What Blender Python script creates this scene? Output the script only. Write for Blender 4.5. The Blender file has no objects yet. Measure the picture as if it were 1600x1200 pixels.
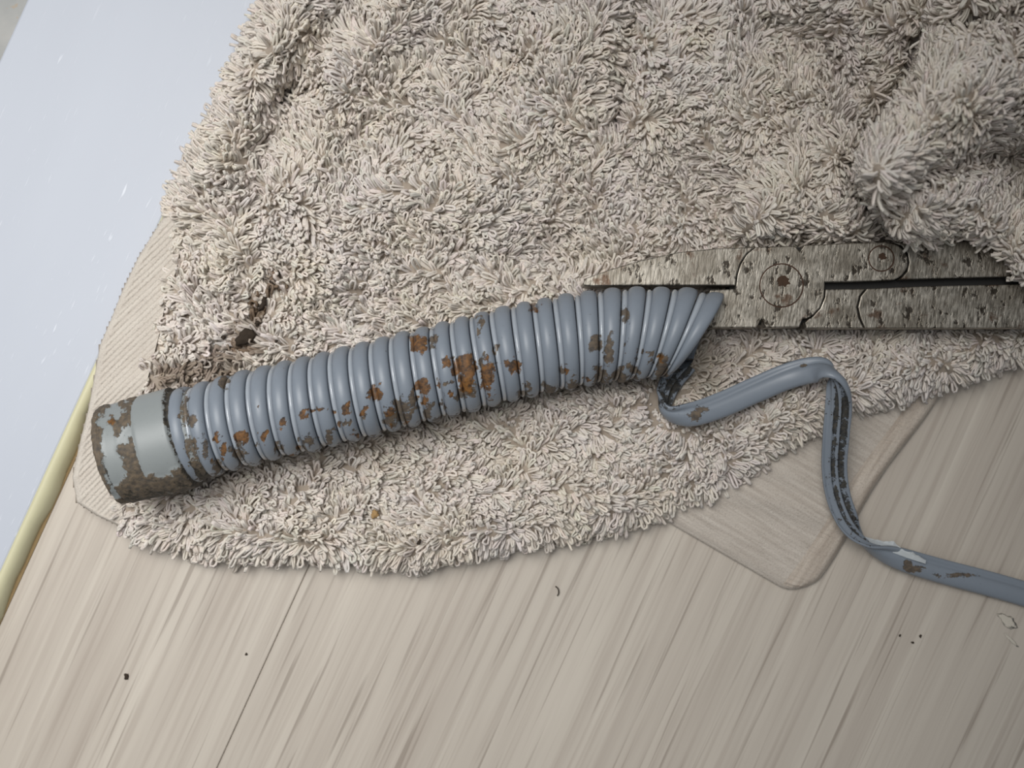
import bpy, bmesh, math, random
import numpy as np
from mathutils import Vector

# ---------------------------------------------------------------- camera, world, light, exposure
SC = bpy.context.scene
COL = SC.collection
D = 0.300            # camera height above the wooden floor (m)
FPX = 1765.0         # focal length in pixels of the 1600x1200 frame

cam_d = bpy.data.cameras.new('camera')
cam = bpy.data.objects.new('camera', cam_d)
COL.objects.link(cam)
cam.location = (0, 0, D)
cam_d.sensor_fit = 'HORIZONTAL'
cam_d.sensor_width = 36.0
cam_d.lens = 36.0 * FPX / 1600.0
cam_d.clip_start = 0.01
cam_d.clip_end = 50
cam_d.dof.use_dof = True
cam_d.dof.focus_distance = 0.278
cam_d.dof.aperture_fstop = 11.0
SC.camera = cam

world = bpy.data.worlds.new('world')
SC.world = world
world.use_nodes = True
bgn = world.node_tree.nodes['Background']
bgn.inputs[0].default_value = (0.90, 0.95, 1.0, 1)
bgn.inputs[1].default_value = 0.19


def area_light(name, loc, target, sx, sy, power, color):
    l = bpy.data.lights.new(name, 'AREA')
    l.shape = 'RECTANGLE'
    l.size = sx
    l.size_y = sy
    l.energy = power
    l.color = color
    o = bpy.data.objects.new(name, l)
    COL.objects.link(o)
    o.location = loc
    o.rotation_euler = (Vector(target) - Vector(loc)).to_track_quat('-Z', 'Y').to_euler()
    return o


area_light('window_light', (-0.21, 0.14, 0.50), (-0.125, -0.01, 0.0), 0.40, 0.40, 0.58, (1.0, 0.99, 0.97)).data.spread = math.radians(58)

SC.view_settings.view_transform = 'Standard'
SC.view_settings.look = 'None'
SC.view_settings.gamma = 1.0
SC.view_settings.use_curve_mapping = False
SC.view_settings.exposure = 0.0

rng = np.random.default_rng(11)
random.seed(5)
MM = 0.001


# ---------------------------------------------------------------- numeric helpers
def P(px, py, z):
    """point at height z above the floor, seen at (px, py) of the photograph"""
    k = (D - z) / FPX
    return ((px - 800.0) * k, (600.0 - py) * k, z)


def PA(px, py, z):
    k = (D - z) / FPX
    return np.stack([(px - 800.0) * k, (600.0 - py) * k, z + 0 * px], -1)


def to_px(v):
    k = FPX / (D - v[..., 2])
    return 800.0 + v[..., 0] * k, 600.0 - v[..., 1] * k


def sstep(a, b, x):
    t = np.clip((x - a) / (b - a), 0, 1)
    return t * t * (3 - 2 * t)


def vnoise(x, y, seed):
    r = np.random.default_rng(seed).random((64, 64))
    xi, yi = np.floor(x).astype(int), np.floor(y).astype(int)
    fx, fy = x - xi, y - yi
    fx = fx * fx * (3 - 2 * fx)
    fy = fy * fy * (3 - 2 * fy)
    g = lambda i, j: r[(xi + i) % 64, (yi + j) % 64]
    return (g(0, 0) * (1 - fx) + g(1, 0) * fx) * (1 - fy) + (g(0, 1) * (1 - fx) + g(1, 1) * fx) * fy


def fbm(x, y, seed, n=3):
    s, a, t = 0, 1.0, 0
    for i in range(n):
        s = s + a * vnoise(x * 2 ** i, y * 2 ** i, seed + i)
        t += a
        a *= 0.5
    return s / t


def dist_line(px, py, pts):
    best = np.full(np.shape(px), 1e9)
    for (x0, y0), (x1, y1) in zip(pts[:-1], pts[1:]):
        dx, dy = x1 - x0, y1 - y0
        t = np.clip(((px - x0) * dx + (py - y0) * dy) / (dx * dx + dy * dy), 0, 1)
        best = np.minimum(best, np.hypot(px - x0 - t * dx, py - y0 - t * dy))
    return best


def inside(px, py, poly):
    c = np.zeros(np.shape(px), bool)
    n = len(poly)
    for i in range(n):
        x0, y0 = poly[i]
        x1, y1 = poly[(i + 1) % n]
        if y0 == y1:
            continue
        c ^= ((y0 > py) != (y1 > py)) & (px < (x1 - x0) * (py - y0) / (y1 - y0) + x0)
    return c


def sdist(px, py, poly):
    d = dist_line(px, py, list(poly) + [poly[0]])
    return np.where(inside(px, py, poly), d, -d)


def spline(pts, n):
    """Catmull-Rom through control rows (any number of columns), n samples evenly spaced by arc length of the first 3"""
    p = np.array(pts, float)
    q = np.vstack([2 * p[0] - p[1], p, 2 * p[-1] - p[-2]])
    out = []
    for i in range(len(p) - 1):
        a, b, c, d = q[i:i + 4]
        for t in np.linspace(0, 1, 40, endpoint=False):
            out.append(0.5 * (2 * b + (c - a) * t + (2 * a - 5 * b + 4 * c - d) * t * t + (3 * b - a - 3 * c + d) * t ** 3))
    out.append(p[-1])
    out = np.array(out)
    s = np.concatenate([[0], np.cumsum(np.linalg.norm(np.diff(out[:, :3], axis=0), axis=1))])
    u = np.linspace(0, s[-1], n)
    return np.stack([np.interp(u, s, out[:, k]) for k in range(out.shape[1])], -1), s[-1]


# ---------------------------------------------------------------- scene helpers
def tag(o, label=None, cat=None, group=None, kind=None):
    if label: o['label'] = label
    if cat: o['category'] = cat
    if group: o['group'] = group
    if kind: o['kind'] = kind
    return o


def empty(name, loc, label, cat, group=None):
    o = bpy.data.objects.new(name, None)
    o.empty_display_size = 0.01
    COL.objects.link(o)
    o.location = loc
    return tag(o, label, cat, group)


def link(name, me, mat, parent=None):
    o = bpy.data.objects.new(name, me)
    COL.objects.link(o)
    if mat: me.materials.append(mat)
    if parent:
        o.parent = parent
        o.matrix_parent_inverse = parent.matrix_world.inverted() if parent.type != 'EMPTY' else \
            __import__('mathutils').Matrix.Translation(-Vector(parent.location))
    return o


def mesh_quads(name, v, f, mat, parent=None, smooth=True, attr=None):
    """numpy verts (n,3) + quads (m,4) -> one mesh object"""
    me = bpy.data.meshes.new(name)
    v = np.ascontiguousarray(v, np.float32)
    f = np.ascontiguousarray(f, np.int32)
    me.vertices.add(len(v))
    me.vertices.foreach_set('co', v.ravel())
    me.loops.add(f.size)
    me.loops.foreach_set('vertex_index', f.ravel())
    me.polygons.add(len(f))
    me.polygons.foreach_set('loop_start', np.arange(0, f.size, 4, dtype=np.int32))
    me.polygons.foreach_set('use_smooth', np.full(len(f), smooth))
    if attr is not None:
        a = me.color_attributes.new('stain', 'FLOAT_COLOR', 'POINT')
        a.data.foreach_set('color', np.ascontiguousarray(attr, np.float32).ravel())
    me.update(calc_edges=True)
    me.validate()
    return link(name, me, mat, parent)


def grid_faces(nu, nv, close_v=False, flip=False):
    i, j = np.meshgrid(np.arange(nu - 1), np.arange(nv if close_v else nv - 1), indexing='ij')
    j2 = (j + 1) % nv
    f = np.stack([i * nv + j, (i + 1) * nv + j, (i + 1) * nv + j2, i * nv + j2], -1).reshape(-1, 4)
    return f[:, ::-1] if flip else f


def from_bm(name, bm, mat, parent=None, smooth=False):
    me = bpy.data.meshes.new(name)
    bmesh.ops.recalc_face_normals(bm, faces=bm.faces)
    for f in bm.faces: f.smooth = smooth
    bm.to_mesh(me)
    bm.free()
    return link(name, me, mat, parent)


def prism(name, pts, z0, z1, bev, mat, parent=None, segs=2):
    """extruded outline (x, y in metres), top rim bevelled"""
    bm = bmesh.new()
    vs = [bm.verts.new((x, y, z0)) for x, y in pts]
    face = bm.faces.new(vs)
    r = bmesh.ops.extrude_face_region(bm, geom=[face])
    top = [g for g in r['geom'] if isinstance(g, bmesh.types.BMVert)]
    bmesh.ops.translate(bm, verts=top, vec=(0, 0, z1 - z0))
    if bev:
        ts = set(top)
        es = [e for e in bm.edges if e.verts[0] in ts and e.verts[1] in ts]
        bmesh.ops.bevel(bm, geom=es, offset=bev, segments=segs, profile=0.5, affect='EDGES', clamp_overlap=True)
    o = from_bm(name, bm, mat, parent)
    return o


# ---------------------------------------------------------------- material helpers
def lin(r, g, b):
    f = lambda c: (c / 255 / 12.92) if c / 255 <= 0.04045 else ((c / 255 + 0.055) / 1.055) ** 2.4
    return (f(r), f(g), f(b), 1)


class MT:
    def __init__(self, name, rough=0.5, metal=0.0, spec=0.5):
        self.m = bpy.data.materials.new(name)
        self.m.use_nodes = True
        self.t = self.m.node_tree
        self.b = self.t.nodes['Principled BSDF']
        self.b.inputs['Roughness'].default_value = rough
        self.b.inputs['Metallic'].default_value = metal
        self.b.inputs['Specular IOR Level'].default_value = spec

    def n(self, typ, **kw):
        x = self.t.nodes.new(typ)
        for k, v in kw.items(): setattr(x, k, v)
        return x

    def set(self, sock, val):
        if isinstance(val, bpy.types.NodeSocket): self.t.links.new(val, sock)
        elif val is not None: sock.default_value = val

    def coords(self, scale=(1, 1, 1), rot=(0, 0, 0), loc=(0, 0, 0)):
        tc = self.n('ShaderNodeTexCoord')
        mp = self.n('ShaderNodeMapping')
        r = self.n('ShaderNodeMapping')          # rotate first, then stretch
        r.inputs['Rotation'].default_value = rot
        self.t.links.new(tc.outputs['Object'], r.inputs['Vector'])
        mp.inputs['Scale'].default_value = scale
        mp.inputs['Location'].default_value = loc
        self.t.links.new(r.outputs['Vector'], mp.inputs['Vector'])
        return mp.outputs['Vector']

    def noise(self, vec, scale, detail=3, rough=0.55, dist=0.0):
        x = self.n('ShaderNodeTexNoise')
        self.set(x.inputs['Vector'], vec)
        x.inputs['Scale'].default_value = scale
        x.inputs['Detail'].default_value = detail
        x.inputs['Roughness'].default_value = rough
        x.inputs['Distortion'].default_value = dist
        return x.outputs['Fac']

    def ramp(self, fac, a, b, ca=(0, 0, 0, 1), cb=(1, 1, 1, 1)):
        x = self.n('ShaderNodeValToRGB')
        x.color_ramp.elements[0].position = a
        x.color_ramp.elements[1].position = b
        x.color_ramp.elements[0].color = ca
        x.color_ramp.elements[1].color = cb
        self.set(x.inputs['Fac'], fac)
        return x.outputs['Color']

    def mix(self, fac, a, b, mode='MIX'):
        x = self.n('ShaderNodeMix', data_type='RGBA', blend_type=mode)
        self.set(x.inputs['Factor'], fac)
        self.set(x.inputs['A'], a) if False else self.set(x.inputs[6], a)
        self.set(x.inputs[7], b)
        return x.outputs[2]

    def math(self, op, a, b=None):
        x = self.n('ShaderNodeMath', operation=op)
        self.set(x.inputs[0], a)
        if b is not None: self.set(x.inputs[1], b)
        return x.outputs[0]

    def attr(self, name='stain'):
        x = self.n('ShaderNodeAttribute', attribute_name=name)
        s = self.n('ShaderNodeSeparateColor')
        self.t.links.new(x.outputs['Color'], s.inputs['Color'])
        return x.outputs['Color'], s.outputs[0], s.outputs[1], s.outputs[2]

    def bump(self, h, strength=0.5, dist=0.0005):
        x = self.n('ShaderNodeBump')
        x.inputs['Strength'].default_value = strength
        x.inputs['Distance'].default_value = dist
        self.set(x.inputs['Height'], h)
        self.t.links.new(x.outputs['Normal'], self.b.inputs['Normal'])

    def color(self, c): self.set(self.b.inputs['Base Color'], c)
    def rough(self, c): self.set(self.b.inputs['Roughness'], c)


def solid(name, c, rough=0.6, var=0.12, scale=400, metal=0.0):
    m = MT(name, rough, metal)
    f = m.noise(m.coords(), scale, 3)
    d = tuple(x * (1 - var) for x in c[:3]) + (1,)
    m.color(m.mix(f, d, c))
    return m.m


GRAIN = math.radians(65.5)      # direction of planks, threshold and grain


def mat_wood():
    m = MT('pale_laminate', 0.42)
    rot = (0, 0, -GRAIN)
    soft = m.noise(m.coords((4, 120, 1), rot), 1.0, 5, 0.62, 0.5)
    fine = m.noise(m.coords((9, 420, 1), rot, (3, 1, 0)), 1.0, 3, 0.6, 0.3)
    line = m.noise(m.coords((14, 620, 1), rot, (7, 5, 0)), 1.0, 2, 0.5, 0.2)
    big = m.noise(m.coords((3, 22, 1), rot, (1, 9, 0)), 1.0, 2)
    c = m.mix(m.ramp(soft, 0.32, 0.68), lin(180, 169, 157), lin(206, 197, 184))
    c = m.mix(m.ramp(big, 0.35, 0.7), c, m.mix(0.5, c, lin(196, 188, 176)))
    c = m.mix(m.math('MULTIPLY', m.ramp(fine, 0.50, 0.66), 0.32), c, lin(150, 136, 124))
    c = m.mix(m.math('MULTIPLY', m.ramp(line, 0.60, 0.69), 0.5), c, lin(122, 108, 96))
    m.color(c)
    m.bump(fine, 0.12, 0.0003)
    return m.m


def mat_board():
    m = MT('white_embossed_board', 0.40, spec=0.3)
    rot = (0, 0, -GRAIN)
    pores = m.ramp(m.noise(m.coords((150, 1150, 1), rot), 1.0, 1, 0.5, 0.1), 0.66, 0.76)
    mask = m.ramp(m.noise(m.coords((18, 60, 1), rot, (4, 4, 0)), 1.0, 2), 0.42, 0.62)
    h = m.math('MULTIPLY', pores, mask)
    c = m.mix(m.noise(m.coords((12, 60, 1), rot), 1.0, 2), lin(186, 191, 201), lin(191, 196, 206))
    m.color(m.mix(m.math('MULTIPLY', h, 0.75), c, lin(226, 230, 238)))  # glints on the embossed dashes, painted whiter into the colour
    m.bump(h, 0.22, 0.0004)
    return m.m


def mat_tile():
    m = MT('grey_tile', 0.55)
    f = m.noise(m.coords(), 90, 5)
    g = m.noise(m.coords(loc=(1, 2, 0)), 600, 3)
    c = m.mix(m.ramp(f, 0.35, 0.7), lin(150, 151, 149), lin(168, 167, 163))
    m.color(m.mix(m.ramp(g, 0.62, 0.72), c, lin(165, 150, 132)))
    return m.m


def mat_pile():
    m = MT('towel_yarn', 0.95, spec=0.12)
    c, r, g, b = m.attr()
    n = m.noise(m.coords(), 1500, 2)
    m.color(m.mix(n, c, m.mix(0.22, c, (0.05, 0.04, 0.03, 1))))
    m.b.inputs['Sheen Weight'].default_value = 0.0
    m.b.inputs['Sheen Roughness'].default_value = 0.6
    return m.m


def mat_cloth(name, c0, c1, ang, pitch):
    m = MT(name, 0.95, spec=0.1)
    rot = (0, 0, -ang)
    st = m.noise(m.coords((60, 1.0 / pitch, 1), rot), 1.0, 3, 0.6)
    sp = m.noise(m.coords(), 2600, 2)
    c = m.mix(m.ramp(st, 0.35, 0.68), c0, c1)
    m.color(m.mix(m.math('MULTIPLY', m.ramp(sp, 0.5, 0.7), 0.25), c, lin(120, 108, 98)))
    m.bump(m.math('ADD', m.math('MULTIPLY', st, 0.7), sp), 0.5, 0.0004)
    return m.m


def mat_hose(name, base, rough, coat=0.0):
    m = MT(name, rough)
    _, rust, mud, dark = m.attr()
    n1 = m.noise(m.coords(), 420, 5, 0.65)
    n2 = m.noise(m.coords(loc=(3, 1, 2)), 900, 4, 0.6)
    n3 = m.noise(m.coords((1, 1, 1), loc=(6, 2, 4)), 1700, 3, 0.6)
    jag = m.math('ADD', m.math('MULTIPLY', m.math('SUBTRACT', n1, 0.5), 1.7), m.math('MULTIPLY', m.math('SUBTRACT', n3, 0.5), 0.7))
    cut = lambda a, lo=0.42, hi=0.56: m.ramp(m.math('ADD', a, jag), lo, hi)
    c = m.mix(n2, tuple(x * 0.93 for x in base[:3]) + (1,), base)
    fine = m.ramp(m.noise(m.coords(loc=(9, 9, 9)), 1300, 3), 0.70, 0.76)
    c = m.mix(m.math('MULTIPLY', fine, 0.45), c, lin(92, 88, 82))
    mudc = m.mix(m.ramp(n2, 0.35, 0.65), lin(66, 56, 45), lin(110, 92, 69))
    rustc = m.mix(m.ramp(n2, 0.35, 0.65), lin(56, 36, 15), lin(132, 88, 34))
    darkc = m.mix(m.ramp(n2, 0.4, 0.65), lin(34, 32, 28), lin(70, 64, 52))
    fr, fm, fd = cut(rust), cut(mud), cut(dark)
    c = m.mix(m.math('MULTIPLY', fm, 0.9), c, mudc)
    c = m.mix(m.math('MULTIPLY', fr, 0.93), c, rustc)
    c = m.mix(m.math('MULTIPLY', fd, 0.92), c, darkc)
    m.color(c)
    dirt = m.math('MAXIMUM', m.math('MAXIMUM', fm, fr), fd)  # dark also carries the shade painted on the strip's start
    m.rough(m.math('ADD', m.math('MULTIPLY', dirt, 0.3), rough))
    m.bump(m.math('ADD', m.math('MULTIPLY', dirt, 0.6), m.math('MULTIPLY', n2, m.math('MULTIPLY', dirt, 0.9))), 0.55, 0.0005)
    m.b.inputs['Coat Weight'].default_value = coat
    m.b.inputs['Coat Roughness'].default_value = 0.12
    return m.m


def mat_steel():
    m = MT('worn_tool_steel', 0.45, 0.85)
    br = m.noise(m.coords((1900, 330, 400), (0, 0, math.radians(8))), 1.0, 3, 0.7)
    patch = m.noise(m.coords(loc=(2, 2, 0)), 160, 4, 0.6)
    spot = m.noise(m.coords((1, 0.6, 1), loc=(5, 1, 0)), 520, 4, 0.6)
    rus = m.noise(m.coords(loc=(8, 3, 0)), 130, 5, 0.65)
    c = m.mix(m.ramp(br, 0.36, 0.66), lin(112, 106, 96), lin(196, 189, 177))
    c = m.mix(m.math('MULTIPLY', m.ramp(patch, 0.45, 0.62), 0.6), c, lin(112, 104, 92))
    c = m.mix(m.math('MULTIPLY', m.ramp(rus, 0.59, 0.66), 0.75), c, lin(84, 58, 40))
    c = m.mix(m.math('MULTIPLY', m.ramp(spot, 0.585, 0.64), 0.88), c, lin(46, 38, 30))
    m.color(c)
    m.rough(m.ramp(br, 0.3, 0.7, (0.36, 0.36, 0.36, 1), (0.52, 0.52, 0.52, 1)))
    m.bump(m.math('SUBTRACT', br, m.ramp(spot, 0.56, 0.64)), 0.3, 0.0002)
    return m.m


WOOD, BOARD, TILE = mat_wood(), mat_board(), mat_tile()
PILE = mat_pile()
BEAD_M = solid('yellowed_sealant', lin(212, 207, 172), 0.45, 0.08, 120)
DARK = solid('dark_joint', lin(70, 58, 44), 0.9)
GREY_PLASTIC = mat_hose('grey_plastic_rib', lin(132, 140, 150), 0.40)
GLOSS_PLASTIC = mat_hose('glossy_plastic_bead', lin(166, 173, 181), 0.13, 0.6)
CUFF_PLASTIC = mat_hose('pale_plastic_cuff', lin(144, 149, 149), 0.42)
STEEL = mat_steel()
BLACK = solid('plate_black', lin(26, 24, 22), 0.7)

# ---------------------------------------------------------------- setting: floors, threshold board, sealant
edge_x = lambda y: 131 - (y - 611) * 0.455        # right edge of the white board in the photograph
gd = np.array([math.cos(GRAIN), math.sin(GRAIN)])  # along the grain
gn = np.array([gd[1], -gd[0]])                     # across, to the right


def strip_box(name, off0, off1, z0, z1, bev, mat, parent=None, half=1.0, segs=2):
    """long board along the grain between two offsets across it"""
    o0 = np.array(P(edge_x(600), 600, 0.004)[:2])
    pts = [o0 + gn * off0 - gd * half, o0 + gn * off1 - gd * half, o0 + gn * off1 + gd * half, o0 + gn * off0 + gd * half]
    return prism(name, [tuple(p) for p in pts], z0, z1, bev, mat, parent, segs)


floor = tag(strip_box('floor', 0.0, 1.09, -0.012, -0.0022, 0, DARK), 'pale wood-look laminate floor under the towel', kind='structure')
seam = 0.0723
for a, b in ((0.0030, seam - 0.00007), (seam + 0.00007, seam + 0.2), (seam + 0.2003, seam + 0.4), (seam + 0.4003, seam + 0.6), (seam + 0.6003, seam + 0.8), (seam + 0.8003, seam + 1.0)):
    strip_box('plank', a, b, -0.0022, 0.0, 0.00022, WOOD, floor, segs=1)

ZB = 0.0040
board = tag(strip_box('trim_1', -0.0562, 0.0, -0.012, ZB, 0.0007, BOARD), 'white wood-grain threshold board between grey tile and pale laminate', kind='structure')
tilef = tag(strip_box('floor.001', -0.90, -0.0570, -0.012, -0.001, 0.0006, TILE), 'grey speckled floor tile beyond the white threshold board', kind='structure')

# sealant bead: rounded fillet swept along the board edge, slightly wavy
n = 380
t = np.linspace(-1.0, 1.0, n)
prof = np.array([(-0.0003, 0.0041), (0.0006, 0.0042), (0.0017, 0.0038), (0.0026, 0.0028), (0.0032, 0.0015), (0.0035, 0.0002), (0.0035, -0.004), (-0.0003, -0.004)])
o0 = np.array(P(edge_x(600), 600, 0.004)[:2])
V = []
for i in range(n):
    w = 1 + 0.10 * math.sin(t[i] * 160) + 0.07 * math.sin(t[i] * 371 + 1)
    for (a, z) in prof:
        q = o0 + gn * (a * w if a > 0 else a) + gd * t[i]
        V.append((q[0], q[1], z))
tag(mesh_quads('trim_2', np.array(V), grid_faces(n, len(prof), True), BEAD_M), 'yellowed sealant bead along the white board edge', kind='structure')
# brown line where the bead meets the laminate
tag(strip_box('trim_3', 0.0031, 0.0042, -0.002, 0.00025, 0.0001, solid('brown_edge_line', lin(150, 126, 88), 0.9, 0.3, 300), segs=1), 'thin brown line beside the sealant bead', kind='structure')

# ---------------------------------------------------------------- layout of hose and pliers (needed by the towel's hollows)
AX = [(197, 706), (265, 689), (325, 671), (413, 647), (485, 631), (557, 613), (620, 597), (680, 582), (740, 567), (798, 552), (850, 541), (898, 532), (950, 525), (1000, 522), (1060, 521), (1092, 523)]
ZA = 0.0238
# path of the unwound strip; columns: px, py, z(mm), roll (deg; 0 = rib side up)
SP = [(1074, 566, 14.4, 150), (1052, 592, 15.0, 150), (1039, 618, 16.2, 138), (1043, 642, 18.2, 80), (1078, 648, 18.6, 26), (1125, 634, 18.0, 10), (1180, 610, 17.6, 4), (1230, 589, 18.2, 0), (1268, 579, 20.5, -10), (1293, 580, 23.2, -48), (1308, 598, 23.4, -105), (1311, 632, 20.5, -150), (1307, 680, 17.0, -172), (1304, 730, 13.2, -184), (1310, 775, 10.8, -190), (1326, 815, 9.2, -205), (1348, 842, 7.2, -250), (1376, 860, 5.4, -300), (1415, 876, 4.4, -336), (1475, 894, 3.2, -350), (1550, 914, 2.4, -356), (1640, 941, 1.7, -358), (1760, 985, 1.2, -360)]
R0 = 0.0117
PLIER_FOOT = [(920, 440), (1130, 385), (2040, 365), (2040, 515), (1090, 515), (1090, 460)]

# ---------------------------------------------------------------- towel: cloth heights
LEFT = [(505, -220), (432, -60), (412, 10), (330, 190), (258, 335), (217, 400), (192, 452), (173, 500), (156, 540), (147, 592), (138, 640), (125, 690), (113, 745), (120, 785), (150, 805), (190, 824)]
BOTTOM = [(240, 843), (310, 862), (400, 872), (500, 872), (580, 878), (640, 884), (720, 868), (790, 852), (880, 836), (960, 822), (1020, 800), (1100, 770), (1165, 738), (1235, 688), (1300, 655), (1360, 632), (1450, 607), (1530, 580), (1600, 553), (1780, 490), (1960, 440)]
OUT = LEFT + BOTTOM + [(1960, -220)]
FOLD = [(1462, -70), (1447, 40), (1415, 140), (1355, 215), (1332, 262), (1350, 310), (1398, 377), (1445, 384), (1495, 370), (1545, 392), (1585, 440), (1640, 470), (1790, 480), (1990, 470), (1990, -240), (1490, -240)]
LUMP = [(1150, 372), (1160, 300), (1235, 225), (1330, 205), (1420, 250), (1420, 380), (1290, 381)]


def quarter(d, R):
    u = np.clip(d / R, 0, 1)
    return np.sqrt(np.maximum(0, 1 - (1 - u) ** 2))


def height(px, py):
    g = lambda pts, s: np.exp(-(dist_line(px, py, pts) / s) ** 2)
    h = 11.0 + 5.0 * (fbm(px / 190 + 3, py / 190 + 7, 40) - 0.5) * 2 + 1.3 * (fbm(px / 70, py / 70, 77, 2) - 0.5) * 2
    h = h - 6.5 * g([(575, -40), (535, 35), (478, 105), (452, 150)], 32) - 3.5 * g([(452, 150), (430, 220), (410, 300)], 30)
    h = h - 2.0 * g([(398, 330), (410, 400), (425, 450)], 26)
    h = h + 4.5 * g([(480, -40), (395, 110), (335, 250)], 42)
    h = h + 5.0 * g([(650, -40), (565, 80), (505, 180), (470, 290)], 46)
    h = h - 6.0 * g([(990, 30), (976, 120), (962, 190)], 18) - 3 * g([(962, 190), (985, 260), (1080, 330)], 26)
    h = h + 4.0 * g([(880, 60), (820, 200), (700, 300)], 80)
    h = h + 5.0 * g([(1060, 80), (1150, 180), (1190, 250)], 70)
    h = h - 7.0 * g([(1200, 40), (1280, 85), (1330, 140), (1335, 200)], 34)
    h = h + 7.0 * g([(1300, -30), (1420, 20)], 60)
    h = h - 4.0 * g([(1070, 250), (1130, 330), (1150, 375)], 26)
    h = h - 3.0 * g([(640, 390), (760, 400), (900, 390)], 50)
    # hollows under hose and pliers
    dh = dist_line(px, py, AX)
    h = h + (9.0 - h) * (1 - sstep(50, 105, dh))
    dp = sdist(px, py, PLIER_FOOT)
    h = h + (9.3 - h) * sstep(-40, 5, dp)
    # lumps and the big overhanging fold at the right
    dl = sdist(px, py, LUMP)
    lump = 25.0 + 5 * (fbm(px / 60, py / 60, 9, 2) - 0.5) * 2 - 6 * g([(1262, 230), (1270, 300), (1255, 378)], 14)
    h = np.where(dl > 0, np.maximum(h, h + (lump - h) * quarter(dl, 60)), h)
    h = h - 9.0 * g([(1425, 60), (1392, 150), (1326, 245), (1338, 310), (1388, 378)], 17)
    df = sdist(px, py, FOLD)
    fold = 43.0 + 15 * g([(1350, 265), (1430, 170), (1530, 120), (1700, 90)], 80) + 5 * (fbm(px / 90, py / 90, 3, 2) - 0.5) * 2
    fold = fold - 30 * np.exp(-(((px - 1592) / 58) ** 2 + ((py - 262) / 60) ** 2)) - 9 * g([(1392, 330), (1450, 270), (1540, 235)], 22)
    fold = fold - 0.042 * np.clip(px - 1340, 0, 260)
    fold = fold - 12 * g([(1440, 60), (1500, 40), (1640, 30)], 26)
    fold = np.maximum(fold, 10.0)
    h = np.where(df > 0, h + (fold - h) * quarter(df, 70), h)
    # rounded outer edge
    de = sdist(px, py, OUT)
    wl = np.clip(sstep(330, 190, px) + sstep(480, 200, py), 0, 1) * sstep(560, 380, px)
    Re = 48 * (1 - wl) + 42 * wl
    zl = 3.0 * (1 - wl) + 5.2 * wl
    h = zl + (h - zl) * quarter(np.maximum(de, 0), Re)
    # flatten towards the woven left end
    fl = 1 - sstep(20, 150, dist_line(px, py, LEFT[5:]))
    h = h + (np.minimum(h, 7.0) - h) * fl * 0.8
    return h * MM


BR = [(266, 335), (278, 370), (270, 420), (252, 475), (242, 525), (226, 587), (206, 640), (192, 690), (182, 770), (188, 824)]
WOV = LEFT[4:] + BR[::-1]
ST = 4
gx = np.arange(90, 1956, ST, dtype=float)
gy = np.arange(-214, 905, ST, dtype=float)
GX, GY = np.meshgrid(gx, gy, indexing='ij')
GZ = height(GX, GY)
VG = PA(GX, GY, GZ)
cx, cy = (GX[:-1, :-1] + ST / 2), (GY[:-1, :-1] + ST / 2)
cell_in = inside(cx, cy, OUT)
woven_d = sdist(cx, cy, WOV)
keep = cell_in & (woven_d < 8)
nv = len(gy)
F = grid_faces(len(gx), nv, flip=True)
Fk = F[keep.ravel()]
used = np.unique(Fk)
remap = -np.ones(len(gx) * nv, int)
remap[used] = np.arange(len(used))
towel_v = VG.reshape(-1, 3)[used]
towel_f = remap[Fk]
# skirt: boundary edges drop to the floor so that the towel has its thickness
e = np.concatenate([towel_f[:, [0, 1]], towel_f[:, [1, 2]], towel_f[:, [2, 3]], towel_f[:, [3, 0]]])
key = np.sort(e, 1)
_, inv, cnt = np.unique(key[:, 0] * 10 ** 7 + key[:, 1], return_inverse=True, return_counts=True)
be = e[cnt[inv] == 1]
bv = np.unique(be)
low = towel_v[bv].copy()
low[:, 2] = 0.0012
m2 = {v: len(towel_v) + i for i, v in enumerate(bv)}
skirt = np.array([(b, a, m2[a], m2[b]) for a, b in be])
# a board under part of it: lift the skirt there
lx, ly = to_px(low)
low[:, 2] = np.where((lx < edge_x(ly) + 30), ZB + 0.0006, low[:, 2])
CLOTH = solid('towel_ground_cloth', lin(168, 155, 141), 0.95, 0.2, 900)
towel = mesh_quads('towel', np.vstack([towel_v, low]), np.vstack([towel_f, skirt]), CLOTH)
tag(towel, 'beige terry bath towel crumpled on the pale floor under hose and pliers', 'towel')

# ---------------------------------------------------------------- towel: pile loops
A = VG[:-1, :-1]; B = VG[1:, :-1]; C_ = VG[1:, 1:]; E = VG[:-1, 1:]
NRM = np.cross(C_ - A, E - B)
area = 0.5 * np.linalg.norm(NRM, axis=-1)
NRM = NRM / np.maximum(np.linalg.norm(NRM, axis=-1, keepdims=True), 1e-12)
NRM = np.where(NRM[..., 2:3] < 0, -NRM, NRM)
brx = np.interp(cy, [p[1] for p in BR], [p[0] for p in BR])
bare = (cy > 335) & (cy < 826) & (cx < brx + 12 * (fbm(cx / 18, cy / 18, 5, 2) - 0.5))
w = area * cell_in * ~bare
dh = dist_line(cx, cy, AX)
w = w * np.where((dh < 45) & (cx < 1075), 0.0, 1.0)
w = w * np.where(sdist(cx, cy, PLIER_FOOT) > 22, np.where(height(cx, cy) < 0.0125, 0.35, 1.0), 1.0)
w = w * ((cx > 60) & (cx < 1956) & (cy > -214))
w = np.where(area > 3.5 * np.median(area), w * 0.75, w)
NL = 45000
cum = np.cumsum(w.ravel())
pick = np.searchsorted(cum, (np.arange(NL) + rng.random(NL)) / NL * cum[-1])
pick = np.clip(pick, 0, cum.size - 1)
ii, jj = np.unravel_index(pick, cx.shape)
fu, fv = rng.random((2, NL, 1))
base = (A[ii, jj] * (1 - fu) + B[ii, jj] * fu) * (1 - fv) + (E[ii, jj] * (1 - fu) + C_[ii, jj] * fu) * fv
nn = NRM[ii, jj]
bx, by = to_px(base)
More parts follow.
